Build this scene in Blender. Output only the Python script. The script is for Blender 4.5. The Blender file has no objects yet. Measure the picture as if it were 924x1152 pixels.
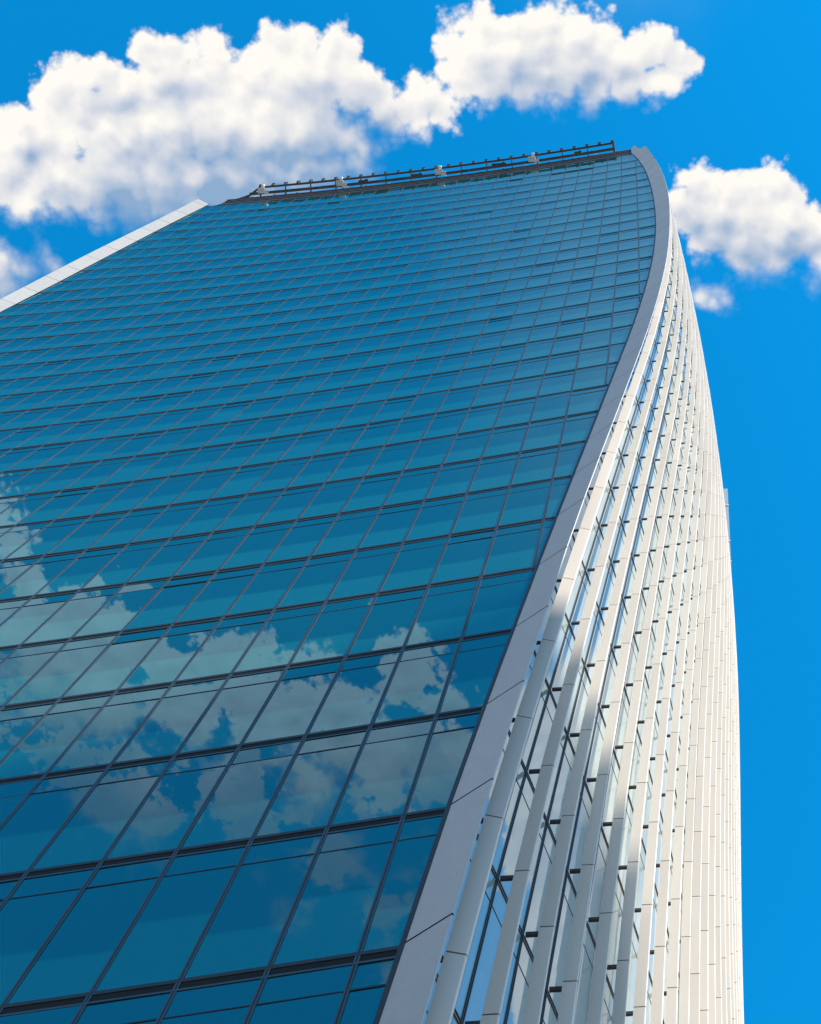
import bpy, math, random
from mathutils import Vector, Matrix
random.seed(7)
sc = bpy.context.scene
COL = sc.collection
S = 1.5                      # one facade module is 1.5 m wide
EYE = 1.6                    # eye height of the photographer (m)

# ------------------------------------------------------------------ surveyed shape (module units, eye at origin)
X0, Z0, H = -3.70032, 13.4636, 3.0
Q0, Q1, QC = -0.00173865, 0.00027859, -32.01856
FAN1, FAN2, FANC = 0.0039663, -0.0217597, -17.17685
YF = [10.8539, 10.8468, 10.8483, 10.8431, 10.8165, 10.7969, 10.7704, 10.7441, 10.7089, 10.6679, 10.6313, 10.6038, 10.5581, 10.4899, 10.4098, 10.328, 10.234, 10.1171, 9.9781, 9.8279, 9.6732, 9.5121, 9.3384, 9.1472, 8.9411, 8.7301, 8.5077, 8.2722, 8.0238, 7.7544, 7.4405]
CX = [-3.2257, -3.1206, -2.9772, -2.809, -2.6248, -2.4297, -2.2272, -2.0195, -1.8083, -1.5953, -1.3829, -1.1735, -0.9703, -0.7767, -0.5962, -0.4325, -0.2887, -0.1676, -0.0711, -0.0005, 0.0439, 0.0626, 0.0562, 0.0257, -0.0289, -0.1092, -0.2197, -0.3691, -0.5724, -0.8531, -1.2458]
BL = [.67, .69, .70, .69, .68, .69, .72, .76, .80, .84, .87, .88, .88, .875, .87, .86, .855, .85, .85, .865, .885, .92, .955, .975, .98, .98, .97, .965, .965, .99, 1.04]
SP = [0.41356, -0.03263, 0.05563, 0.12202, 0.47285, -0.21625, 0.28535, -0.11197, 0.03517, 0.006, -0.0014, 0.00037, 0.84022, 0.10695]
MIRROR = -33.4               # left corner = MIRROR - right corner
BDX, BDY = 0.8575, -0.5145   # plan direction of the right corner cladding
LDX, LDY = 0.91, -0.41       # and of the left one
KTOP = 30.12
KGND = -(Z0 * S + EYE) / (H * S)
NF = 22                      # fins

def lerp_tab(t, k):
    n = len(t) - 1
    if k <= 0: return t[0] + (t[1] - t[0]) * k
    if k >= n: return t[n] + (t[n] - t[n - 1]) * (k - n)
    i = int(k); f = k - i
    return t[i] * (1 - f) + t[i + 1] * f

def zk(k): return Z0 + H * k
def yfront(x, k):
    base = YF[0] if k < 0 else lerp_tab(YF, k)
    return base + (Q0 + Q1 * max(k, 0) / 30) * (x - X0 - QC) ** 2
def xr(k): return lerp_tab(CX, k)
def xl(k): return MIRROR - xr(k)
def colx(j, k):
    a = max(k, 0) / 30
    return X0 + j + (j - FANC) * (FAN1 * a + FAN2 * a * a)
def nfront(x, k):
    d = 2 * (Q0 + Q1 * max(k, 0) / 30) * (x - X0 - QC)
    n = Vector((d, -1.0, 0)); n.normalize(); return n
def fin(j, k):               # plan position of fin j at level k
    kk = max(k, 0) / 10
    ox = SP[0] + SP[1] * kk + SP[2] * kk * kk
    oy = max(SP[3] + SP[4] * kk + SP[5] * kk * kk, .12)
    a1 = SP[6] + SP[7] * kk + SP[8] * kk * kk
    a2 = SP[9] + SP[10] * kk + SP[11] * kk * kk
    pt = SP[12] + SP[13] * kk
    c = xr(k)
    return c + ox + a1 * j - a2 * j * j, yfront(c, k) + oy + pt * j
def sideglass(j, k):
    x, y = fin(j, k); return x - .13, y
def tip(k):
    c = xr(k); L = lerp_tab(BL, max(k, 0))
    return c + BDX * L, yfront(c, k) + BDY * L

# ------------------------------------------------------------------ camera
CAMM = Matrix(((0.9979308, 0.0642224, 0.0030973), (0.0611936, -0.9634457, 0.2608214), (-0.0197346, 0.2600922, 0.9653821)))
FPX, PPX, PPY, IW, IH = 1602.244, 720.794, 511.656, 924.0, 1152.0
cam_d = bpy.data.cameras.new('camera'); cam = bpy.data.objects.new('camera', cam_d); COL.objects.link(cam)
sc.camera = cam
cam_d.sensor_fit = 'VERTICAL'; cam_d.sensor_height = 36.0; cam_d.sensor_width = 36.0 * IW / IH
cam_d.lens = FPX / IH * 36.0
cam_d.shift_x = -(PPX - IW / 2) / IH
cam_d.shift_y = (PPY - IH / 2) / IH
cam_d.clip_start = .1; cam_d.clip_end = 20000
r, u, f = CAMM[0], CAMM[1], CAMM[2]
rm = Matrix(((r[0], u[0], -f[0]), (r[1], u[1], -f[1]), (r[2], u[2], -f[2]))).to_4x4()
cam.matrix_world = Matrix.Translation((0, 0, EYE)) @ rm
def project(p):              # module units -> fraction of the frame, used only to rank what shows largest
    c = CAMM @ Vector(p)
    if c.z <= 0: return None
    return ((PPX + FPX * c.x / c.z) / IW, (PPY - FPX * c.y / c.z) / IH)
def shown_area(pts):
    q = [project(p) for p in pts]
    if any(a is None for a in q): return 0
    cx = sum(a[0] for a in q) / len(q); cy = sum(a[1] for a in q) / len(q)
    if not (-.03 < cx < 1.03 and -.02 < cy < 1.02): return 0
    A = 0
    for i in range(len(q)):
        a, b = q[i], q[(i + 1) % len(q)]; A += a[0] * b[1] - a[1] * b[0]
    return abs(A) / 2

# ------------------------------------------------------------------ materials
def nmat(name):
    m = bpy.data.materials.new(name); m.use_nodes = True
    nt = m.node_tree; nt.nodes.clear()
    return m, nt, nt.nodes.new('ShaderNodeOutputMaterial')
def L(nt, a, b): nt.links.new(a, b)
def noise(nt, scale, detail=4, rough=.55, coord='Object', vec_scale=None):
    tc = nt.nodes.new('ShaderNodeTexCoord'); n = nt.nodes.new('ShaderNodeTexNoise')
    n.inputs['Scale'].default_value = scale; n.inputs['Detail'].default_value = detail; n.inputs['Roughness'].default_value = rough
    if vec_scale:
        mp = nt.nodes.new('ShaderNodeMapping'); mp.inputs['Scale'].default_value = vec_scale
        L(nt, tc.outputs[coord], mp.inputs['Vector']); L(nt, mp.outputs['Vector'], n.inputs['Vector'])
    else: L(nt, tc.outputs[coord], n.inputs['Vector'])
    return n
def ramp(nt, src, stops):
    rp = nt.nodes.new('ShaderNodeValToRGB')
    while len(rp.color_ramp.elements) < len(stops): rp.color_ramp.elements.new(.5)
    for e, (p, c) in zip(rp.color_ramp.elements, stops): e.position = p; e.color = (*c, 1)
    L(nt, src, rp.inputs['Fac']); return rp
def metal(name, c, metallic=.0, rough=.45, var=.12, scale=1.2, vs=None, island=0.0, spec=.5):
    m, nt, out = nmat(name); b = nt.nodes.new('ShaderNodeBsdfPrincipled'); L(nt, b.outputs[0], out.inputs[0])
    n = noise(nt, scale, 6, .6, vec_scale=vs)
    lo = tuple(x * (1 - var) for x in c); hi = tuple(min(x * (1 + var), 1) for x in c)
    rp = ramp(nt, n.outputs['Fac'], [(.3, lo), (.7, hi)])
    src = rp.outputs['Color']
    if island:
        g = nt.nodes.new('ShaderNodeNewGeometry'); mr = nt.nodes.new('ShaderNodeMapRange')
        mr.inputs['To Min'].default_value = 1 - island; mr.inputs['To Max'].default_value = 1 + island
        L(nt, g.outputs['Random Per Island'], mr.inputs['Value'])
        vm = nt.nodes.new('ShaderNodeVectorMath'); vm.operation = 'SCALE'
        L(nt, src, vm.inputs[0]); L(nt, mr.outputs[0], vm.inputs['Scale']); src = vm.outputs[0]
    L(nt, src, b.inputs['Base Color'])
    b.inputs['Metallic'].default_value = metallic
    b.inputs['Specular IOR Level'].default_value = spec
    rr = nt.nodes.new('ShaderNodeMapRange'); rr.inputs['To Min'].default_value = rough - .07; rr.inputs['To Max'].default_value = rough + .07
    L(nt, n.outputs['Fac'], rr.inputs['Value']); L(nt, rr.outputs[0], b.inputs['Roughness'])
    return m
def glass(name, deep, low_tone, tint, base_refl, low_amt):
    """coated facade glass: a mirror layer whose strength follows Fresnel over a dark tinted body; paler lower part"""
    m, nt, out = nmat(name)
    at = nt.nodes.new('ShaderNodeAttribute'); at.attribute_name = 'rise'
    n = noise(nt, .35, 3, .5)
    ad = nt.nodes.new('ShaderNodeMath'); ad.operation = 'MULTIPLY_ADD'; ad.inputs[1].default_value = .03
    L(nt, n.outputs['Fac'], ad.inputs[0]); L(nt, at.outputs['Fac'], ad.inputs[2])
    ramp_f = ramp(nt, ad.outputs[0], [(.445, (low_amt,) * 3), (.475, (0, 0, 0))])
    mx = nt.nodes.new('ShaderNodeMix'); mx.data_type = 'RGBA'
    mx.inputs['A'].default_value = (*deep, 1); mx.inputs['B'].default_value = (*low_tone, 1)
    L(nt, ramp_f.outputs['Color'], mx.inputs['Factor'])
    d = nt.nodes.new('ShaderNodeBsdfDiffuse'); L(nt, mx.outputs['Result'], d.inputs['Color'])
    g = nt.nodes.new('ShaderNodeBsdfGlossy'); g.inputs['Color'].default_value = (*tint, 1); g.inputs['Roughness'].default_value = .012
    fr = nt.nodes.new('ShaderNodeFresnel'); fr.inputs['IOR'].default_value = 1.52
    mr = nt.nodes.new('ShaderNodeMapRange'); mr.inputs['To Min'].default_value = base_refl; mr.inputs['To Max'].default_value = .97
    L(nt, fr.outputs[0], mr.inputs['Value'])
    ms = nt.nodes.new('ShaderNodeMixShader'); L(nt, mr.outputs[0], ms.inputs[0]); L(nt, d.outputs[0], ms.inputs[1]); L(nt, g.outputs[0], ms.inputs[2])
    L(nt, ms.outputs[0], out.inputs[0])
    return m
M = {}
M['glass'] = glass('blue_glass', (.005, .060, .062), (.010, .112, .108), (.58, .81, .83), .175, 1.0)
M['side_glass'] = glass('clear_green_glass', (.34, .39, .37), (.38, .42, .40), (.90, .97, .97), .18, .5)
M['frame'] = metal('dark_grey_frame', (.024, .025, .027), .0, .45, .15, .8, spec=.3)
M['rail'] = metal('grey_frame', (.034, .05, .062), .1, .40, .15, .8)
M['recess'] = metal('black_gasket', (.010, .012, .012), 0, .7, .2, 2, spec=.15)
M['fascia'] = metal('dark_fascia', (.038, .034, .031), .1, .6, .4, 1.2, spec=.25)
M['joint'] = metal('dark_joint', (.09, .088, .085), 0, .8, .1, 2)
M['fin'] = metal('cream_white_aluminium', (.615, .54, .46), .0, .42, .07, .5, (1, 1, .12), .045)
M['clad'] = metal('lilac_grey_cladding', (.40, .385, .362), .05, .5, .05, 3.0, None, .03)
M['bracket'] = metal('dark_bronze', (.032, .024, .02), .2, .5, .2, 3)
M['steel'] = metal('dark_steel', (.085, .077, .07), .2, .55, .35, 1.5)
M['white'] = metal('white_paint', (.75, .73, .68), 0, .5, .15, 3)
M['roof'] = metal('roof_grey', (.3, .3, .3), 0, .8, .15, .6)
M['concrete'] = metal('pale_stone', (.36, .34, .31), 0, .8, .15, .3)
M['dull_glass'] = glass('neighbour_glass', (.02, .03, .035), (.03, .04, .045), (.8, .9, 1), .2, .2)

# ------------------------------------------------------------------ mesh helpers
ROOT_LOC = Vector((MIRROR / 2 * S, 20 * S, 0))
def W(x, y, z, root=ROOT_LOC): return Vector((x * S, y * S, z * S + EYE)) - root
class MB:
    def __init__(s): s.v = []; s.f = []; s.m = []; s.a = []; s.use_a = False
    def quad(s, pts, mi=0, attr=None):
        b = len(s.v); s.v += [Vector(p) for p in pts]; s.f.append(tuple(range(b, b + len(pts)))); s.m.append(mi)
        if attr: s.use_a = True
        s.a += list(attr) if attr else [0.9] * len(pts)
    def loop_sweep(s, rings, mi=0, closed=True):
        b = len(s.v); n = len(rings[0])
        for rg in rings: s.v += [Vector(p) for p in rg]; s.a += [0.9] * n
        for i in range(len(rings) - 1):
            for q in range(n if closed else n - 1):
                a = b + i * n + q; c = b + i * n + (q + 1) % n
                s.f.append((a, c, c + n, a + n)); s.m.append(mi)
        if closed:
            s.f.append(tuple(b + q for q in reversed(range(n)))); s.m.append(mi)
            e = b + (len(rings) - 1) * n
            s.f.append(tuple(e + q for q in range(n))); s.m.append(mi)
    def box(s, c, sx, sy, sz, mi=0):
        x, y, z = c; a, d, h = sx / 2, sy / 2, sz / 2
        s.loop_sweep([[(x - a, y - d, z - h), (x + a, y - d, z - h), (x + a, y + d, z - h), (x - a, y + d, z - h)],
                      [(x - a, y - d, z + h), (x + a, y - d, z + h), (x + a, y + d, z + h), (x - a, y + d, z + h)]], mi)
    def build(s, name, mats, parent=None, root=ROOT_LOC, recalc=False):
        me = bpy.data.meshes.new(name)
        me.from_pydata([W(*p, root=root) for p in s.v], [], s.f)
        mats = mats if isinstance(mats, list) else [mats]
        for m in mats: me.materials.append(M[m])
        me.polygons.foreach_set('material_index', s.m)
        if s.use_a:
            at = me.attributes.new('rise', 'FLOAT', 'POINT'); at.data.foreach_set('value', s.a)
        me.validate()
        if recalc:
            import bmesh
            bm = bmesh.new(); bm.from_mesh(me); bmesh.ops.recalc_face_normals(bm, faces=bm.faces); bm.to_mesh(me); bm.free()
        me.update()
        o = bpy.data.objects.new(name, me); COL.objects.link(o)
        if parent: o.parent = parent
        return o
def empty(name, loc):
    o = bpy.data.objects.new(name, None); COL.objects.link(o); o.location = loc; o.empty_display_size = 2; return o
def tag(o, label=None, cat=None, group=None, kind=None):
    for k, v in (('label', label), ('category', cat), ('group', group), ('kind', kind)):
        if v: o[k] = v
    return o

# ------------------------------------------------------------------ the tower
tower = empty('skyscraper', ROOT_LOC)
tag(tower, 'tall office tower of blue glass with a concave front, flaring corner and cream vertical fins', 'skyscraper')

def FP(x, k, out=0.0):
    n = nfront(x, k); return Vector((x + n.x * out, yfront(x, k) + n.y * out, zk(k)))
def kz(k, dz): return k + dz / H

# --- glazing of the front
JMIN, JMAX = -31, 4
KFLOORS = list(range(-4, 30))
def pane(mb, j, ka, kb, tilt, r0, r1):
    def ends(k):
        a = max(colx(j, k), xl(k)); b = min(colx(j + 1, k), xr(k)); return a, b
    a1, b1 = ends(ka); a2, b2 = ends(kb)
    if b1 - a1 < .01 and b2 - a2 < .01: return None
    if b1 <= a1: a1 = b1 = (xr(ka) if j > -15 else xl(ka))
    if b2 <= a2: a2 = b2 = (xr(kb) if j > -15 else xl(kb))
    tx, tz = tilt
    def pt(x, k, u, v): return FP(x, k, -.004 + tx * (u - .5) + tz * (v - .5))
    P = [(pt(a1, ka, 0, 0), r0), (pt(b1, ka, 1, 0), r0), (pt(b2, kb, 1, 1), r1), (pt(a2, kb, 0, 1), r1)]
    Q = [P[0]]
    for p in P[1:]:
        if (p[0] - Q[-1][0]).length > 1e-3: Q.append(p)
    if (Q[0][0] - Q[-1][0]).length < 1e-3: Q.pop()
    if len(Q) < 3: return None
    mb.quad([q[0] for q in Q], 0, [q[1] for q in Q]); return [q[0] for q in Q]
cells = []
for k in KFLOORS:
    for j in range(JMIN, JMAX):
        pts = []
        for kk, a, b in ((k, 0, 1), (k + 1, 1, 0)):
            xs = [max(colx(j, kk), xl(kk)), min(colx(j + 1, kk), xr(kk))]
            if a == 0: pts += [FP(xs[0], kk), FP(xs[1], kk)]
            else: pts += [FP(xs[1], kk), FP(xs[0], kk)]
        if max((pts[1] - pts[0]).x, (pts[2] - pts[3]).x) < .02: continue
        cells.append((shown_area(pts), j, k))
cells.sort(reverse=True)
rest = MB()
for i, (A, j, k) in enumerate(cells):
    tilt = (random.gauss(0, .0028), random.gauss(0, .006)); sh = random.uniform(-.035, .035)
    if random.random() < .10: sh += random.choice((-.12, .2, -.25, .1))
    lo, mid, hi = kz(k, .12), kz(k + 1, -.585), kz(k + 1, -.12)
    mb = MB() if i < 100 and A > 0 else rest
    p = pane(mb, j, lo, mid, tilt, 0 + sh, 1 + sh)
    if mb is rest:
        pane(mb, j, mid + .04 / H, hi, tilt, .9, .9)
    elif p:
        w = mb.build('window', 'glass', tower)
        tl = MB()
        if pane(tl, j, mid + .04 / H, hi, tilt, .9, .9): tl.build('top_light', 'glass', w)
rw = rest.build('window', 'glass', tower); tag(rw, kind='stuff')

# --- mullions: twin bars running up the front
def bar(mb, centre_fn, ks, off, hw, d0, d1, mi=0):
    rings = []
    for k in ks:
        P, t, n = centre_fn(k); c = P + t * off
        rings.append([c - t * hw + n * d1, c + t * hw + n * d1, c + t * hw + n * d0, c - t * hw + n * d0])
    mb.loop_sweep(rings, mi)
for j in range(JMIN, JMAX + 1):
    ks = [k / 2 for k in range(-9, 60) if xl(k / 2) + .03 < colx(j, k / 2) < xr(k / 2) - .03]
    if not ks: continue
    if ks[-1] >= 29.5: ks.append(KTOP - .05)
    if len(ks) < 2: continue
    def cf(k, j=j):
        x = colx(j, k); n = nfront(x, k); return FP(x, k), Vector((-n.y, n.x, 0)), n
    mb = MB()
    bar(mb, cf, ks, -.019, .013, -.03, .0055); bar(mb, cf, ks, .019, .013, -.03, .0055)
    bar(mb, cf, ks, 0, .010, -.03, .0005, 1)
    mb.build('mullion', ['rail', 'recess'], tower)

# --- floor bands and slim transoms
def xs_across(k):
    a, b = xl(k), xr(k); js = [a] + [colx(j, k) for j in range(JMIN, JMAX + 1) if a + .1 < colx(j, k) < b - .1] + [b]
    return js
def hbar(mb, k, z0, z1, d0, d1, mi=0):
    rings = []
    for x in xs_across(k):
        x_ = min(max(x, xl(kz(k, z0)), xl(kz(k, z1))), xr(kz(k, z0)), xr(kz(k, z1)))
        ka, kb = kz(k, z0), kz(k, z1)
        n = nfront(x_, k); A = FP(x_, ka); B = FP(x_, kb)
        rings.append([A + n * d1, A + n * d0, B + n * d0, B + n * d1])
    mb.loop_sweep(rings, mi)
for k in range(-4, 31):
    mb = MB()
    if k < 30: hbar(mb, k, .045, .112, -.03, .006, 0)
    hbar(mb, k, -.112, -.078, -.03, .007, 1)  # same metal as the upper rail; its lighter shading is put into the colour
    hbar(mb, k, -.08, .047, -.035, -.002, 2)
    mb.build('floor_band', ['frame', 'rail', 'recess'], tower)
    mb = MB(); hbar(mb, k, -.575, -.553, -.03, .0025, 0); mb.build('transom', ['frame'], tower)

# --- corner cladding
def LS(i, k):                # hidden left side, i = 0 (front) .. 8 (rear)
    c = xl(k); y0 = yfront(c, k) + .12; y1 = sideglass(NF - 1, k)[1]
    return Vector((c - .12 - .6 * math.sin(math.pi * i / 8), y0 + (y1 - y0) * i / 8, zk(k)))
def clad(side, label):
    mb = MB()
    sg = 1 if side > 0 else -1
    def C(k, inset=0, back=0):
        c = xr(k) if side > 0 else xl(k); t = tip(k)
        cx, cy = xr(k), yfront(c, k)
        Lg = lerp_tab(BL, max(k, 0))
        a = inset
        dx, dy = (BDX, BDY) if side > 0 else (-LDX, LDY)
        n = Vector((dy, -dx, 0)) if side > 0 else Vector((-dy, dx, 0))
        return Vector((c + dx * a, cy + dy * a, zk(k))) - n * back
    def Lk(k): return lerp_tab(BL, max(k, 0)) * (1 if side > 0 else .93)
    ks = [KGND] + [k + .045 for k in range(-4, 31 if side < 0 else 30)] + [30.42]
    for a, b in zip(ks[:-1], ks[1:]):
        g = .006 if a > KGND else 0
        if b - a < .05: continue
        for q in range(1):
            A, B = a + g, b - g
            P = [C(A, .03), C(A, Lk(A)), C(B, Lk(B)), C(B, .03)]
            if b == ks[-1]:                                   # notched top edge
                P = [C(A, .03), C(A, Lk(A)), C(29.9, Lk(29.9) + .02), C(30.02, .60), C(30.78, .52), C(30.76, .32), C(30.40, .03)]
                if side < 0: P = [C(A, .03), C(A, Lk(A)), C(30.32, Lk(30.3)), C(30.22, .03)]
            if side < 0: P = P[::-1]
            mb.quad(P, 0)
            # thickness of the outer lip
            if side > 0: B = min(B, 29.88)
            Lp = [C(A, Lk(A)), C(A, Lk(A), .025), C(B, Lk(B), .025), C(B, Lk(B))]
            if side < 0: Lp = Lp[::-1]
            mb.quad(Lp, 0)
    # dark backing seen in the joints, edge frame against the glass, return behind the lip
    rings = []; fr = []; ret = []
    for i in range(0, 71):
        k = KGND + ((29.86 if side > 0 else 30.2) - KGND) * i / 70
        rings.append([C(k, 0, .015), C(k, Lk(k) - .004, .015)] if side > 0 else [C(k, Lk(k) - .004, .015), C(k, 0, .015)])
        fr.append([C(k, -.02, -.03), C(k, .035, -.012), C(k, .035, .05), C(k, -.02, .05)])
        t = C(k, Lk(k), .025); 
        if side > 0:
            gx, gy = sideglass(0, k); e = Vector((gx, gy - .02, zk(k))); ret.append([t, e])
        else:
            ret.append([LS(0, k), t])
    mb.loop_sweep(rings, 1, False); mb.loop_sweep(fr, 2, True); mb.loop_sweep(ret, 1, False)
    o = mb.build('corner_cladding', ['clad', 'joint', 'frame'], tower)
    o['label'] = label
clad(1, 'wide lilac grey panelled strip between the glass and the fins')
clad(-1, 'pale grey panelled strip along the far edge of the glass')

# --- fins with joints at every floor, brackets, glazing behind them
fins = []
for j in range(NF):
    mb = MB(); w0, w1, th = (.045 if j == 0 else .085), .283, .045
    rot = math.radians(15 if j == 0 else 0)
    dx, dy = math.cos(rot), math.sin(rot)
    def ring(k, shrink=0.0):
        x, y = fin(j, k); z = zk(k)
        a, b = w0 + shrink, w1 - shrink
        c = .012
        return [(x + a * dx, y + a * dy - th / 2 + shrink, z), (x + (b - c) * dx, y + (b - c) * dy - th / 2 + shrink, z),
                (x + b * dx, y + b * dy - th / 2 + shrink + c, z),
                (x + b * dx, y + b * dy + th / 2 - shrink, z), (x + a * dx, y + a * dy + th / 2 - shrink, z)]
    ks = [KGND] + [k + .045 for k in range(-4, 31)] + [30.35]
    for a, b in zip(ks[:-1], ks[1:]):
        mid = (a + b) / 2
        mb.loop_sweep([ring(a + .0045), ring(mid), ring(b - .0045)], 0)
    mb.loop_sweep([ring(KGND, .012)] + [ring(k, .012) for k in ks[1:]], 1)
    fins.append(mb.build('fin', ['fin', 'joint'], tower))
brk = []
for j in range(NF):
    for k in range(-4, 31):
        x, y = fin(j, k)
        brk.append((shown_area([(x - .12, y, zk(k) - .05), (x + .09, y, zk(k) - .05), (x + .09, y, zk(k) + .05), (x - .12, y, zk(k) + .05)]) if j < 9 else 0, j, k))
brk.sort(reverse=True)
rest = MB()
for i, (A, j, k) in enumerate(brk):
    mb = MB() if i < 100 and A > 0 else rest
    x, y = fin(j, k); z = zk(k)
    mb.box((x + (.0 if j else -.025), y, z), .17 if j else .13, .045, .068)
    if mb is not rest: mb.build('bracket', 'bracket', fins[j])
tag(rest.build('bracket', 'bracket', tower), kind='stuff')

cells = []
def SGp(j, k, out=0):
    x, y = sideglass(j, k); x2, y2 = sideglass(j + 1, k); x1, y1 = sideglass(j - 1, k)
    t = Vector((x2 - x1, y2 - y1, 0)).normalized(); n = Vector((t.y, -t.x, 0))
    return Vector((x, y, zk(k))) + n * out, t, n
for k in KFLOORS:
    for j in range(0, NF - 1):
        pts = [SGp(j, k)[0], SGp(j + 1, k)[0], SGp(j + 1, k + 1)[0], SGp(j, k + 1)[0]]
        cells.append((shown_area(pts) if j < 9 else 0, j, k, pts))
cells.sort(key=lambda c: -c[0])
rest = MB()
for i, (A, j, k, pts) in enumerate(cells):
    mb = MB() if i < 100 and A > 0 else rest
    mb.quad(pts, 0, [.1, .1, .95, .95])
    if mb is not rest: mb.build('narrow_window', 'side_glass', tower)
tag(rest.build('narrow_window', 'side_glass', tower), kind='stuff')
for k in range(-4, 31):
    mb = MB()
    for z0, z1, d in ((.025, .05, .012), (-.05, -.025, .012), (-.585, -.57, .006)):
        rings = []
        for j in range(NF):
            A, t, n = SGp(j, kz(k, z0)); B, _, _ = SGp(j, kz(k, z1))
            rings.append([A + n * d, A - n * .02, B - n * .02, B + n * d])
        mb.loop_sweep(rings, 0)
    mb.build('crossbar', ['bracket'], tower)
for j in range(NF):
    mb = MB(); ks = [KGND] + list(range(-4, 31))
    for off in (-.018, .018):
        bar(mb, lambda k: SGp(j, k), ks, off, .008, -.02, .015)
    mb.build('upright', ['frame'], tower)

# --- the sides one cannot see, the roof and the rear glass screen
ks = [KGND] + list(range(-4, 31)) + [30.3]
mb = MB()
rings = []
for k in ks:
    q = [Vector((*sideglass(NF - 1, k), zk(k)))]
    p = q[0]; m_ = LS(8, k)
    rg = [p.lerp(m_, i / 12) + Vector((0, 2.2 * math.sin(math.pi * i / 12), 0)) for i in range(13)]
    rg += [LS(i, k) for i in range(7, -1, -1)]
    rings.append(rg)
mb.loop_sweep(rings, 0, False)
mb.build('rear_wall', ['dull_glass'], tower)
mb = MB()
k = 30.05
edge = [FP(xl(k) + (xr(k) - xl(k)) * i / 16, k, -.02) for i in range(17)]
edge += [Vector((*sideglass(j, k), zk(k))) for j in range(NF)]
p = edge[-1]; edge += [p.lerp(LS(8, k), i / 6) for i in range(1, 6)]
edge += [LS(i, k) for i in range(8, -1, -1)]
mb.quad(edge, 0)
mb.build('roof', ['roof'], tower)
# dark fascia above the last row of glass, leaning on outward with the same curve
mb = MB()
def fr(x, k, out): n = nfront(x, 30); return FP(x, k) + n * out
KF = 30.72
rings = []
for i in range(33):
    t = i / 32; x0 = xl(30.02) + .75; x1 = xr(30.02) - .02; y0 = xl(KF) + 1.5; y1 = xr(KF) - .02
    xa, xb = x0 + (x1 - x0) * t, y0 + (y1 - y0) * t
    rings.append([fr(xa, 30.02, .015), fr(xa, 30.02, -.12), fr(xb, KF, -.12), fr(xb, KF, .03)])
mb.loop_sweep(rings, 0)
for kk in (30.2, 30.38, 30.56):
    rings = []
    for i in range(33):
        t = i / 32; xa = xl(30.02) + 1.1 + (xr(30.02) - .1 - xl(30.02) - 1.1) * t
        rings.append([fr(xa, kk, .05), fr(xa, kk, -.05), fr(xa, kk + .05, -.05), fr(xa, kk + .05, .06)])
    mb.loop_sweep(rings, 0)
mb.build('parapet', ['fascia'], tower)

# rear corner: a glazed screen that stands out past the last fin
mb = MB(); rings = []
def so(k, t):
    x, y = fin(NF - 1, k); y += .45; xo = (3.64 + (k - 25.5) * .124) * y / 30
    return Vector((x - .1 + (xo - x + .1) * t, y, zk(k)))
ks = [20 + i * .5 for i in range(20)] + [29.7]
for k in ks: rings.append([so(k, 0), so(k, 1), so(k, 1) + Vector((0, .12, 0)), so(k, 0) + Vector((0, .12, 0))])
mb.loop_sweep(rings, 0)
for k in (22, 24.2, 25.6, 28.3):
    A, B = so(k, 0), so(k, 1); mb.box(((A.x + B.x) / 2 + .02, A.y - .03, A.z), B.x - A.x + .04, .08, .12, 1)
mb.build('glass_screen', ['side_glass', 'white'], tower)

# ------------------------------------------------------------------ maintenance gantry on the roof edge
GL = Vector(((xl(30) + xr(30)) / 2 * S, yfront((xl(30) + xr(30)) / 2, 30) * S, zk(30) * S + EYE))
gantry = empty('roof_gantry', GL)
tag(gantry, 'dark steel maintenance gantry with two rails cantilevered along the top edge of the glass front', 'gantry')
GA, GB = xl(30) + 3.1, xr(30) - 1.35
def gp(x, out, up): 
    A = FP(x, 30.72); n = nfront(x, 30); return A + n * out + Vector((0, 0, up))
def rail(xa, xb, out, up, hw, hh):
    mb = MB(); rings = []
    for i in range(25):
        x = xa + (xb - xa) * i / 24; n = nfront(x, 30); A = gp(x, out, up)
        rings.append([A + n * hw + Vector((0, 0, -hh)), A - n * hw + Vector((0, 0, -hh)), A - n * hw + Vector((0, 0, hh)), A + n * hw + Vector((0, 0, hh))])
    mb.loop_sweep(rings, 0); return mb.build('rail', 'steel', gantry, GL)
rail(GA + .2, GB, .64, .62, .075, .08)
rail(GA - .5, GB - .02, .24, .38, .10, .10)
def stick(mb, A, B, w):
    d = (B - A).normalized(); p = d.cross(Vector((0, 0, 1)) if abs(d.z) < .9 else Vector((1, 0, 0))).normalized() * w; q = d.cross(p).normalized() * w
    mb.loop_sweep([[A - p - q, A + p - q, A + p + q, A - p + q], [B - p - q, B + p - q, B + p + q, B - p + q]], 0)
n_ = 29
for i in range(n_):
    x = GA + .25 + (GB - GA - .32) * i / (n_ - 1)
    mb = MB(); A = gp(x, .64, .70); mb.box((A.x, A.y - .04, A.z + .12), .16, .22, .4); mb.box((A.x, A.y - .08, A.z + .34), .24, .26, .08)
    mb.build('post', 'steel', gantry, GL)
for i in range(15):
    x = GA + .3 + (GB - GA - .35) * i / 14
    mb = MB(); stick(mb, gp(x, -.1, .12), gp(x, .66, .58), .04); stick(mb, gp(x, -.1, .30), gp(x, .27, .48), .04)
    mb.build('outrigger', 'steel', gantry, GL)
mb = MB(); stick(mb, gp(GA - .9, -.1, .2), gp(GA + .25, .64, .66), .07); stick(mb, gp(GA - 1.6, -.1, .25), gp(GA - .4, .20, .40), .05); mb.build('brace', 'steel', gantry, GL)
mb = MB(); stick(mb, gp(GB, -.1, .3), gp(GB, .68, .72), .08); mb.build('brace', 'steel', gantry, GL)
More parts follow.
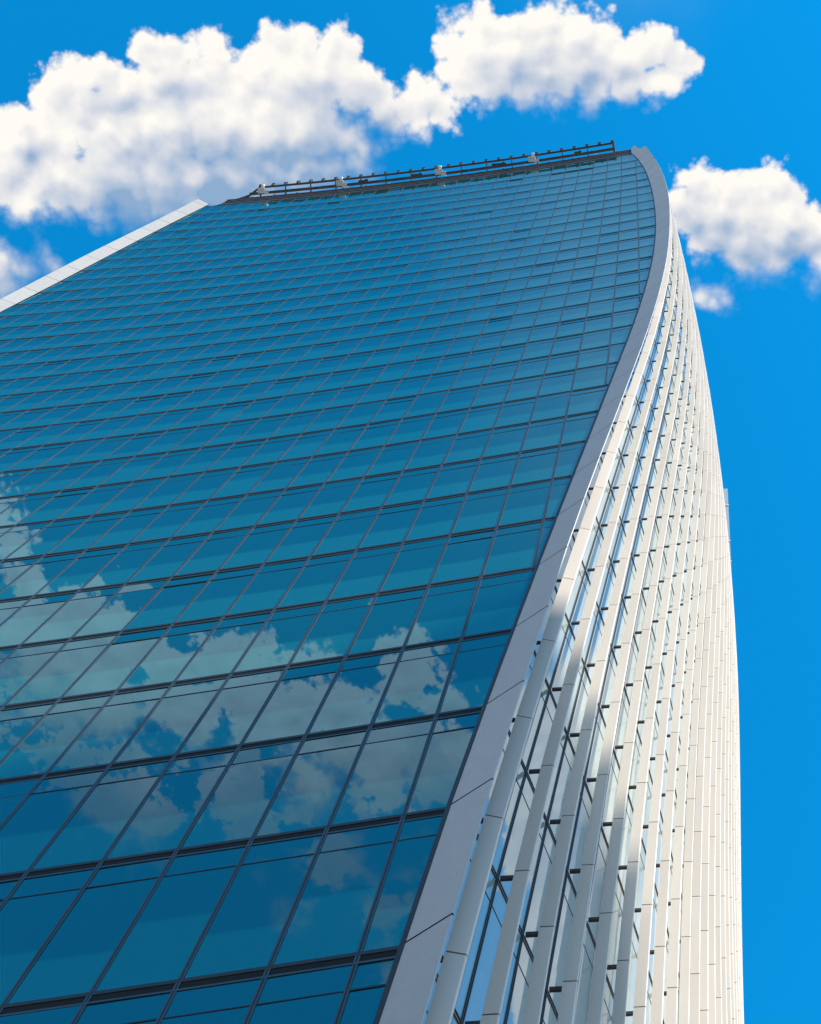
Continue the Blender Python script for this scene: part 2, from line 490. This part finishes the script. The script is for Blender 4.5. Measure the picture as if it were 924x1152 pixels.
for fx in (.015, .235, .512, .772):
    x = GA + (GB - GA) * fx
    mb = MB(); A = gp(x, .42, .42); mb.box((A.x, A.y, A.z), .5, .4, .34); mb.box((A.x + .36, A.y + .16, A.z - .05), .34, .3, .26); mb.box((A.x + .1, A.y - .3, A.z + .16), .2, .22, .34)
    mb.build('trolley', 'white', gantry, GL)
for i in range(17):
    x = GA - .3 + (GB - GA + .6) * i / 16
    mb = MB(); A = gp(x, -.0, .06); mb.box((A.x, A.y - .02, A.z), .14, .12, .2); mb.build('clamp', 'white' if i % 3 == 0 else 'roof', gantry, GL)

rg = random.Random(3)
for fx in (.30, .45, .68, .90):
    x = GA + (GB - GA) * fx
    mb = MB(); A = gp(x, .36, .46); w_ = rg.uniform(.5, 1.4); h_ = rg.uniform(.1, .2)
    mb.box((A.x, A.y, A.z), w_, .2, h_); mb.box((A.x + w_ * .3, A.y - .08, A.z + .1), .16, .16, .22)
    mb.build('cable_box', 'steel', gantry, GL)
# ------------------------------------------------------------------ ground
mb = MB(); R_ = 6000
m, nt, out = nmat('paving'); b = nt.nodes.new('ShaderNodeBsdfPrincipled'); L(nt, b.outputs[0], out.inputs[0])
tc = nt.nodes.new('ShaderNodeTexCoord'); br = nt.nodes.new('ShaderNodeTexBrick'); L(nt, tc.outputs['Object'], br.inputs['Vector'])
br.inputs['Scale'].default_value = 1.0; br.inputs['Color1'].default_value = (.30, .285, .26, 1); br.inputs['Color2'].default_value = (.35, .335, .31, 1)
br.inputs['Mortar'].default_value = (.14, .135, .13, 1); br.inputs['Mortar Size'].default_value = .01; br.inputs['Brick Width'].default_value = .9; br.inputs['Row Height'].default_value = .6
L(nt, br.outputs['Color'], b.inputs['Base Color']); b.inputs['Roughness'].default_value = .8
M['paving'] = m
me = bpy.data.meshes.new('pavement'); me.from_pydata([(-R_, -R_, 0), (R_, -R_, 0), (R_, R_, 0), (-R_, R_, 0)], [], [(0, 1, 2, 3)]); me.materials.append(m)
go = bpy.data.objects.new('pavement', me); COL.objects.link(go); tag(go, 'pale stone paving around the foot of the towers', 'pavement', kind='structure')

# ------------------------------------------------------------------ sun direction and the neighbour whose roof edge shades the lowest fins
SUN_EL, SUN_AZ = math.radians(32), math.radians(27)      # azimuth measured from +x towards -y
sd = Vector((math.cos(SUN_EL) * math.cos(SUN_AZ), -math.cos(SUN_EL) * math.sin(SUN_AZ), math.sin(SUN_EL)))
sh = Vector((sd.x, sd.y, 0)).normalized()
fx, fy = fin(5, 3.0); fx2, fy2 = fin(6, 3.0)
base = Vector(((fx + fx2) / 2 + .2, (fy + fy2) / 2, 0)); D = 120.0
corner = base + sh * D
ztop = zk(3.05) + D * math.tan(SUN_EL)
eX = Vector((-math.sin(math.radians(45)), -math.cos(math.radians(45)), 0)); pX = Vector((math.cos(math.radians(45)), -math.sin(math.radians(45)), 0))
zg = -EYE / S
NL = Vector((corner.x * S, corner.y * S, 0))
nb = empty('office_block', NL); tag(nb, 'tall neighbouring stone office block with rows of square windows, a street away from the fins', 'building')
Ln, Dn = 44.0, 24.0
c0, c1 = corner, corner + eX * Ln; c2, c3 = c1 + pX * Dn, corner + pX * Dn
mb = MB()
mb.loop_sweep([[(p.x, p.y, zg) for p in (c0, c1, c2, c3)], [(p.x, p.y, ztop) for p in (c0, c1, c2, c3)]], 0)
mb.build('wall', 'concrete', nb, NL, True)
nfl = int((ztop - zg) / 2.6)
mb = MB(); mg = MB()
for A, B, nn in ((c0, c1, -pX), (c0, c3, -eX)):
    Lw = (B - A).length; tt = (B - A).normalized(); nw = int(Lw / 2.0)
    for fl in range(nfl):
        z = zg + 1.2 + fl * 2.6
        for w in range(nw):
            a = A + tt * (w + .5) * (Lw / nw) + nn * .03
            h = tt * .62
            mg.quad([(a - h).to_tuple()[:2] + (z,), (a + h).to_tuple()[:2] + (z,), (a + h).to_tuple()[:2] + (z + 1.5,), (a - h).to_tuple()[:2] + (z + 1.5,)], 0)
o = mg.build('window', 'dull_glass', nb, NL); tag(o, kind='stuff')

# ------------------------------------------------------------------ light
sl = bpy.data.lights.new('sun', 'SUN'); sl.energy = 4.4; sl.angle = math.radians(.53); sl.color = (1.0, .935, .84)
so_ = bpy.data.objects.new('sun', sl); COL.objects.link(so_); so_.location = (0, 0, 300)
so_.rotation_euler = sd.to_track_quat('Z', 'Y').to_euler()

# ------------------------------------------------------------------ sky with cumulus

EXPOSURE = 0.75
CLOUDS = [(-0.3341, -0.0324, 0.013), (-0.3121, -0.0298, 0.013), (-0.2891, -0.0295, 0.013), (-0.3261, -0.0173, 0.0214), (-0.3024, -0.0129, 0.0214), (-0.3653, -0.0199, 0.0119), (-0.3807, -0.0191, 0.0119), (-0.4055, -0.0066, 0.0108), (-0.3551, -0.0075, 0.0179), (-0.3899, -0.0009, 0.0216), (-0.2489, -0.0269, 0.0165), (-0.2301, -0.0315, 0.0141), (-0.2132, -0.0316, 0.0118), (-0.204, -0.0229, 0.0106), (-0.2623, -0.0173, 0.0142), (-0.2387, -0.0117, 0.0267), (-0.2146, -0.0102, 0.0226), (-0.1948, 0.0022, 0.0155), (-0.1806, 0.0114, 0.0132), (-0.1659, 0.0165, 0.0132), (-0.1512, 0.0098, 0.0131), (-0.1436, 0.0197, 0.0096), (-0.1574, 0.023, 0.0108), (-0.1729, 0.0249, 0.0096), (-0.2162, 0.0281, 0.0109), (-0.2065, 0.0347, 0.0145), (-0.1993, 0.0412, 0.0109), (-0.3654, 0.0185, 0.0302), (-0.328, 0.015, 0.0361), (-0.2976, 0.0169, 0.0361), (-0.268, 0.0248, 0.0332), (-0.2375, 0.0267, 0.0271), (-0.4091, 0.0217, 0.0206), (-0.4336, 0.0201, 0.0206), (-0.446, 0.0374, 0.0244), (-0.4256, 0.0447, 0.022), (-0.4344, 0.0594, 0.0135), (-0.4046, 0.0491, 0.022), (-0.3902, 0.0561, 0.0208), (-0.3646, 0.0517, 0.0245), (-0.34, 0.0533, 0.0257), (-0.3154, 0.0548, 0.0244), (-0.29, 0.0504, 0.0256), (-0.2646, 0.046, 0.0255), (-0.2402, 0.0476, 0.0207), (-0.4663, 0.03, 0.0274), (-0.3594, 0.0581, 0.0221), (-0.332, 0.0617, 0.0221), (-0.3037, 0.0598, 0.022), (-0.2724, 0.0576, 0.022), (-0.2444, 0.0564, 0.0195), (-0.2221, 0.0517, 0.0158), (-0.2046, 0.0498, 0.0122), (-0.3847, 0.0607, 0.0172), (-0.399, -0.0156, 0.0119), (-0.1211, -0.036, 0.0094), (-0.1056, -0.0419, 0.0093), (-0.0881, -0.0368, 0.0094), (-0.0731, -0.0358, 0.0094), (-0.0628, -0.038, 0.0093), (-0.1227, -0.02, 0.013), (-0.1263, -0.0074, 0.0113), (-0.1105, -0.0209, 0.0189), (-0.0868, -0.0165, 0.0224), (-0.0624, -0.0207, 0.0177), (-0.0441, -0.0241, 0.0164), (-0.026, -0.0253, 0.0117), (-0.0393, -0.0076, 0.0213), (-0.064, -0.0005, 0.019), (-0.0153, -0.0061, 0.0165), (0.0002, -0.0121, 0.0141), (0.0107, -0.0172, 0.0094), (0.0209, -0.0061, 0.0106), (0.0278, -0.0004, 0.0059), (0.0082, 0.0042, 0.013), (-0.0132, 0.0086, 0.0119), (-0.0345, 0.0102, 0.0107), (-0.1007, 0.003, 0.0131), (-0.0828, 0.0071, 0.0119), (-0.1124, -0.0007, 0.0119), (-0.1518, 0.0038, 0.0083), (-0.1451, 0.0101, 0.0078), (-0.1539, 0.0131, 0.0072), (0.0193, 0.0751, 0.0073), (0.0156, 0.0852, 0.0086), (0.0313, 0.0813, 0.0122), (0.0437, 0.0779, 0.0085), (0.0543, 0.0767, 0.0085), (0.0638, 0.0822, 0.0086), (0.0789, 0.0747, 0.0085), (0.0897, 0.0808, 0.011), (0.0954, 0.0934, 0.0135), (0.0707, 0.0948, 0.0209), (0.0459, 0.0963, 0.0221), (0.0273, 0.0982, 0.016), (0.1085, 0.1064, 0.0123), (0.1119, 0.119, 0.0173), (0.0884, 0.1156, 0.0223), (0.0634, 0.119, 0.0211), (0.0389, 0.1125, 0.0173), (0.0815, 0.1326, 0.0137), (0.0597, 0.1324, 0.0125), (0.1219, 0.1351, 0.0187), (0.0277, 0.1586, 0.0076), (0.0364, 0.1617, 0.0063), (0.0452, 0.1604, 0.0063), (-0.4589, 0.098, 0.01), (-0.4513, 0.1047, 0.0088), (-0.4453, 0.1064, 0.005), (-0.4642, 0.1196, 0.0139), (-0.4781, 0.1093, 0.0251), (-0.4281, 0.1018, 0.0044), (-0.4238, 0.1065, 0.0038)]
SHADE = [(-0.3604, 0.0641, 0.0184), (-0.3323, 0.0641, 0.0209), (-0.3037, 0.0598, 0.022), (-0.2722, 0.0558, 0.0208), (-0.2437, 0.0516, 0.0207), (-0.2191, 0.0519, 0.0134), (-0.1997, 0.0185, 0.0108), (-0.2203, 0.0112, 0.0072), (-0.1819, 0.0232, 0.0072), (-0.2386, 0.0598, 0.0122), (-0.3724, 0.0615, 0.011), (-0.0643, 0.0036, 0.0119), (-0.0405, 0.0086, 0.0107), (-0.0165, 0.0125, 0.0071), (-0.0856, 0.004, 0.0083), (-0.1009, 0.0059, 0.006), (0.0384, 0.1223, 0.0124), (0.0691, 0.1318, 0.0149), (0.0939, 0.1334, 0.0125), (0.0265, 0.1117, 0.0087), (-0.4148, 0.0545, 0.0061), (-0.4659, 0.129, 0.0126), (-0.3685, -0.0007, 0.0048), (-0.3164, -0.0009, 0.0054), (-0.429, 0.0294, 0.0049)]
REFL = [(-0.533, -0.262, 0.0205), (-0.526, -0.284, 0.0264), (-0.503, -0.3, 0.0309), (-0.537, -0.332, 0.0495), (-0.488, -0.325, 0.0258), (-0.463, -0.344, 0.0259), (-0.512, -0.36, 0.0289), (-0.432, -0.347, 0.0158), (-0.412, -0.358, 0.0289), (-0.379, -0.372, 0.0289), (-0.458, -0.371, 0.0289), (-0.353, -0.382, 0.0273), (-0.41, -0.398, 0.0333), (-0.348, -0.411, 0.0256), (-0.293, -0.382, 0.0239), (-0.276, -0.4, 0.0218), (-0.333, -0.442, 0.0361), (-0.392, -0.436, 0.0283), (-0.276, -0.435, 0.0233), (-0.508, -0.407, 0.0167), (-0.451, -0.417, 0.0167)]
WISP = [(-.29, -.44, .05), (-.34, -.46, .04), (-.40, -.52, .035), (-.37, -.56, .045), (-.45, -.45, .05), (-.52, -.42, .05), (-.44, -.55, .02), (-.56, -.38, .04)]
BANK = [(.45, .56, .11), (.56, .72, .13), (.37, .44, .1), (.19, .27, .05), (.25, .36, .08), (.30, .48, .10), (.24, .60, .08), (.40, .75, .13), (.36, .20, .09), (.3, .95, .15), (.22, .8, .05), (.42, .4, .1)]
wd = bpy.data.worlds.new('World'); sc.world = wd; wd.use_nodes = True
nt = wd.node_tree; nt.nodes.clear()
class X:
    """a tiny expression builder for shader maths"""
    def __init__(s, o): s.o = o
def sock(nd, i, v):
    if isinstance(v, X): L(nt, v.o, nd.inputs[i])
    else: nd.inputs[i].default_value = v
def m_(op, a, b=0.0, c=0.0, clamp=False):
    n = nt.nodes.new('ShaderNodeMath'); n.operation = op; n.use_clamp = clamp
    sock(n, 0, a); sock(n, 1, b)
    if op in ('MULTIPLY_ADD', 'SMOOTH_MAX', 'SMOOTH_MIN', 'COMPARE'): sock(n, 2, c)
    return X(n.outputs[0])
def v_(op, a, b=(0, 0, 0), scale=None):
    n = nt.nodes.new('ShaderNodeVectorMath'); n.operation = op; sock(n, 0, a)
    if scale is not None: sock(n, 3, scale)
    else: sock(n, 1, b)
    return X(n.outputs['Value'] if op in ('DISTANCE', 'LENGTH', 'DOT_PRODUCT') else n.outputs[0])
def sstep(x, a, b, lo=0.0, hi=1.0):
    n = nt.nodes.new('ShaderNodeMapRange'); n.interpolation_type = 'SMOOTHSTEP'
    sock(n, 0, x); sock(n, 1, a); sock(n, 2, b); sock(n, 3, lo); sock(n, 4, hi); return X(n.outputs[0])
def noise_(p, scale, detail, rough=.55, lac=2.0, col=False):
    n = nt.nodes.new('ShaderNodeTexNoise'); n.noise_dimensions = '2D'; sock(n, 'Vector', p)
    n.inputs['Scale'].default_value = scale; n.inputs['Detail'].default_value = detail; n.inputs['Roughness'].default_value = rough; n.inputs['Lacunarity'].default_value = lac
    return X(n.outputs['Color' if col else 'Fac'])
def puff_(p, scale, detail=3.0, rough=.5):
    n = nt.nodes.new('ShaderNodeTexVoronoi'); n.voronoi_dimensions = '2D'; n.feature = 'SMOOTH_F1'; n.normalize = False
    sock(n, 'Vector', p); n.inputs['Scale'].default_value = scale; n.inputs['Detail'].default_value = detail; n.inputs['Roughness'].default_value = rough
    n.inputs['Lacunarity'].default_value = 2.1; n.inputs['Smoothness'].default_value = .35
    return X(n.outputs['Distance'])
def mixc(a, b, t):
    n = nt.nodes.new('ShaderNodeMix'); n.data_type = 'RGBA'; n.clamp_factor = True
    sock(n, 'Factor', t)
    for nm, v in (('A', a), ('B', b)):
        if isinstance(v, X): L(nt, v.o, n.inputs[nm])
        else: n.inputs[nm].default_value = (*v, 1)
    return X(n.outputs['Result'])
tc = nt.nodes.new('ShaderNodeTexCoord'); D_ = X(tc.outputs['Generated'])
sp = nt.nodes.new('ShaderNodeSeparateXYZ'); L(nt, D_.o, sp.inputs[0]); dz = m_('MAXIMUM', X(sp.outputs['Z']), .04)
P = v_('SCALE', D_, scale=m_('DIVIDE', 1.0, dz))                      # where the view ray meets the cloud layer
P = v_('MULTIPLY', P, (1, 1, 0))
def warp(p):
    w = v_('SUBTRACT', noise_(p, 20, 3, .55, col=True), (.5, .5, .5)); p = v_('ADD', p, v_('SCALE', w, scale=.012))
    return v_('MULTIPLY', p, (1, 1, 0))
def blobs(p, lst, k):
    a = None
    for x, y, r in lst:
        d = m_('SUBTRACT', r, v_('DISTANCE', p, (x, y, 0)))
        a = d if a is None else m_('SMOOTH_MAX', a, d, k)
    return a
def detail(p, n=4.0):
    pf = puff_(p, 42, n - 1.0, .52)             # rounded heads
    fb = noise_(p, 45, n + 3, .55)
    return m_('ADD', m_('MULTIPLY_ADD', pf, -.0125, .0068), m_('MULTIPLY_ADD', fb, .007, -.0035))
def cumulus(lst, lvec, k, thin, shade, bias, rag=0.0):
    lx, ly = lvec
    Pw = warp(P)
    F = m_('ADD', blobs(Pw, lst, k), bias); F2 = m_('ADD', F, detail(P))
    if rag: F2 = m_('ADD', F2, m_('MULTIPLY_ADD', noise_(P, 32, 7, .62), rag, -rag * .52))
    Fn = m_('ADD', blobs(v_('ADD', Pw, (lx * .010, ly * .010, 0)), lst, k), bias)
    Fu = m_('ADD', blobs(v_('ADD', Pw, (lx * .080, ly * .080, 0)), lst, k), bias)
    Pl = v_('ADD', P, (lx * .007, ly * .007, 0))
    lobe = m_('MULTIPLY', m_('SUBTRACT', F, Fn), 21.0)                # each head: lit shoulder, darker below
    def big(p): return m_('ADD', m_('MULTIPLY', puff_(p, 30, 1.0, .45), -.030), m_('MULTIPLY', noise_(p, 30, 3, .5), .020))
    Pb = v_('ADD', Pw, (lx * .009, ly * .009, 0))
    fine = m_('MULTIPLY', m_('SUBTRACT', big(Pw), big(Pb)), 15.0)
    fine = m_('ADD', fine, m_('MULTIPLY', m_('SUBTRACT', detail(P, 3.0), detail(Pl, 3.0)), 20.0))
    top = sstep(m_('SUBTRACT', F, Fu), -.045, .042)                   # is there cloud between here and the light
    soft = m_('MULTIPLY_ADD', top, -(thin - .006), thin)              # undersides dissolve, lit heads stay crisp
    al = sstep(F2, m_('MULTIPLY', soft, -.25), soft)
    br = m_('MULTIPLY_ADD', top, .62, .12)
    br = m_('ADD', br, m_('MULTIPLY', m_('ADD', lobe, fine), m_('MULTIPLY_ADD', top, .75, .25)))
    br = m_('ADD', br, m_('MULTIPLY_ADD', noise_(P, 11, 3, .5), .30, -.15))
    rim = sstep(F2, .022, .0)                                         # thin lit rims glow
    br = m_('ADD', br, m_('MULTIPLY', m_('MULTIPLY', rim, top), .22))
    if shade:
        sh = sstep(blobs(Pw, shade, .012), -.026, .018)
        br = m_('SUBTRACT', br, m_('MULTIPLY', sh, .48))
    br = m_('MINIMUM', m_('MAXIMUM', br, 0.0), 1.0)
    return al, br
skyn = nt.nodes.new('ShaderNodeTexSky'); skyn.sky_type = 'NISHITA'; skyn.sun_disc = False
skyn.sun_elevation = SUN_EL; skyn.sun_rotation = math.atan2(sd.x, sd.y)
skyn.air_density = 1.0; skyn.dust_density = .3; skyn.ozone_density = 3.0
tint = v_('MULTIPLY', X(skyn.outputs[0]), (.03, 1.62, 2.12))
col = mixc(tint, (7.6, 7.4, 7.3), sstep(X(sp.outputs['Z']), .68, .15))    # pale haze low over the city
veil = sstep(v_('DISTANCE', v_('ADD', P, v_('SCALE', v_('SUBTRACT', noise_(P, 9, 4, .55, col=True), (.5, .5, .5)), scale=.10)), (.02, -.27, 0)), .26, .02)
col = mixc(col, (4.6, 4.9, 5.2), m_('MULTIPLY', veil, m_('MULTIPLY', m_('GREATER_THAN', X(sp.outputs['Z']), .2), .30)))   # unseen thin veil behind the viewer, added to pale the upper right panes
hz = sstep(X(sp.outputs['Z']), .08, .22)
SH, MD, WH = (1.6, 2.5, 3.8), (4.0, 4.2, 4.65), (6.0, 5.8, 5.45)
def background(c):
    n = nt.nodes.new('ShaderNodeBackground'); n.inputs['Strength'].default_value = .1; L(nt, c.o, n.inputs['Color']); return n.outputs[0]
def within(x0, x1, y0, y1):                # 1 inside that patch of the cloud layer
    q = nt.nodes.new('ShaderNodeSeparateXYZ'); L(nt, P.o, q.inputs[0])
    a = m_('COMPARE', X(q.outputs['X']), (x0 + x1) / 2, (x1 - x0) / 2); b = m_('COMPARE', X(q.outputs['Y']), (y0 + y1) / 2, (y1 - y0) / 2)
    return m_('MULTIPLY', m_('MULTIPLY', a, b), m_('GREATER_THAN', X(sp.outputs['Z']), .2))
def near(l, x0, x1, y0, y1): return [c for c in l if x0 < c[0] < x1 and y0 < c[1] < y1]
shader = background(col)
PATCH = []
for x0, x1, y0, y1 in ((-.62, -.085, -.11, .17), (-.18, .075, -.11, .06), (-.03, .22, .035, .21)):
    PATCH.append((near(CLOUDS, x0, x1, y0, y1), near(SHADE, x0, x1, y0, y1), x0, x1, y0, y1))
PATCHES = [(PATCH[0][0], (-.35, -.94), .004, .030, PATCH[0][1], .0072, 1.0, (-.62, -.1265, -.11, .2)),
           (PATCH[1][0], (-.35, -.94), .004, .030, PATCH[1][1], .0072, 1.0, (-.1265, .10, -.12, 0.048)),
           (PATCH[2][0], (-.35, -.94), .004, .030, PATCH[2][1], .0070, 1.0, (-.05, .24, 0.048, .24)),
           (REFL, (.35, .94), .010, .066, [], .006, .68, (-.75, -.12, -.72, -.16)),
           (BANK, (.3, -.95), .03, .06, [], .02, .8, (.124, .8, .12, 1.3))]
for lst, lv, k, thin, shade, bias, amt, box in PATCHES:
    al, br = cumulus(lst, lv, k, thin, shade, bias, .085 if lst is REFL else 0)
    if lst is REFL:                                                   # ragged thin scraps under the bank
        al2, br2 = cumulus(WISP, lv, .02, .075, [], -.006, .15)
        al = m_('MAXIMUM', al, m_('MULTIPLY', al2, .85))
    c = mixc(SH, MD, m_('MULTIPLY', br, 2.0)); c = mixc(c, (4.9, 5.4, 6.2) if lst is REFL else WH, m_('MULTIPLY_ADD', br, 2.0, -1.0))
    c = mixc(col, c, m_('MULTIPLY', al, amt))
    ms = nt.nodes.new('ShaderNodeMixShader'); L(nt, within(*box).o, ms.inputs[0]); L(nt, shader, ms.inputs[1]); L(nt, background(c), ms.inputs[2])
    shader = ms.outputs[0]
ow = nt.nodes.new('ShaderNodeOutputWorld'); L(nt, shader, ow.inputs[0])
wd.cycles.sampling_method = 'MANUAL'; wd.cycles.sample_map_resolution = 512

sc.view_settings.view_transform = 'Standard'; sc.view_settings.look = 'None'
sc.view_settings.exposure = EXPOSURE; sc.view_settings.gamma = 1.0; sc.view_settings.use_curve_mapping = False
sc.render.engine = 'CYCLES'
cy = sc.cycles
cy.max_bounces = 6; cy.diffuse_bounces = 3; cy.glossy_bounces = 4; cy.transmission_bounces = 2; cy.transparent_max_bounces = 4
cy.sample_clamp_indirect = 4.0; cy.caustics_reflective = False; cy.caustics_refractive = False
cy.use_denoising = True
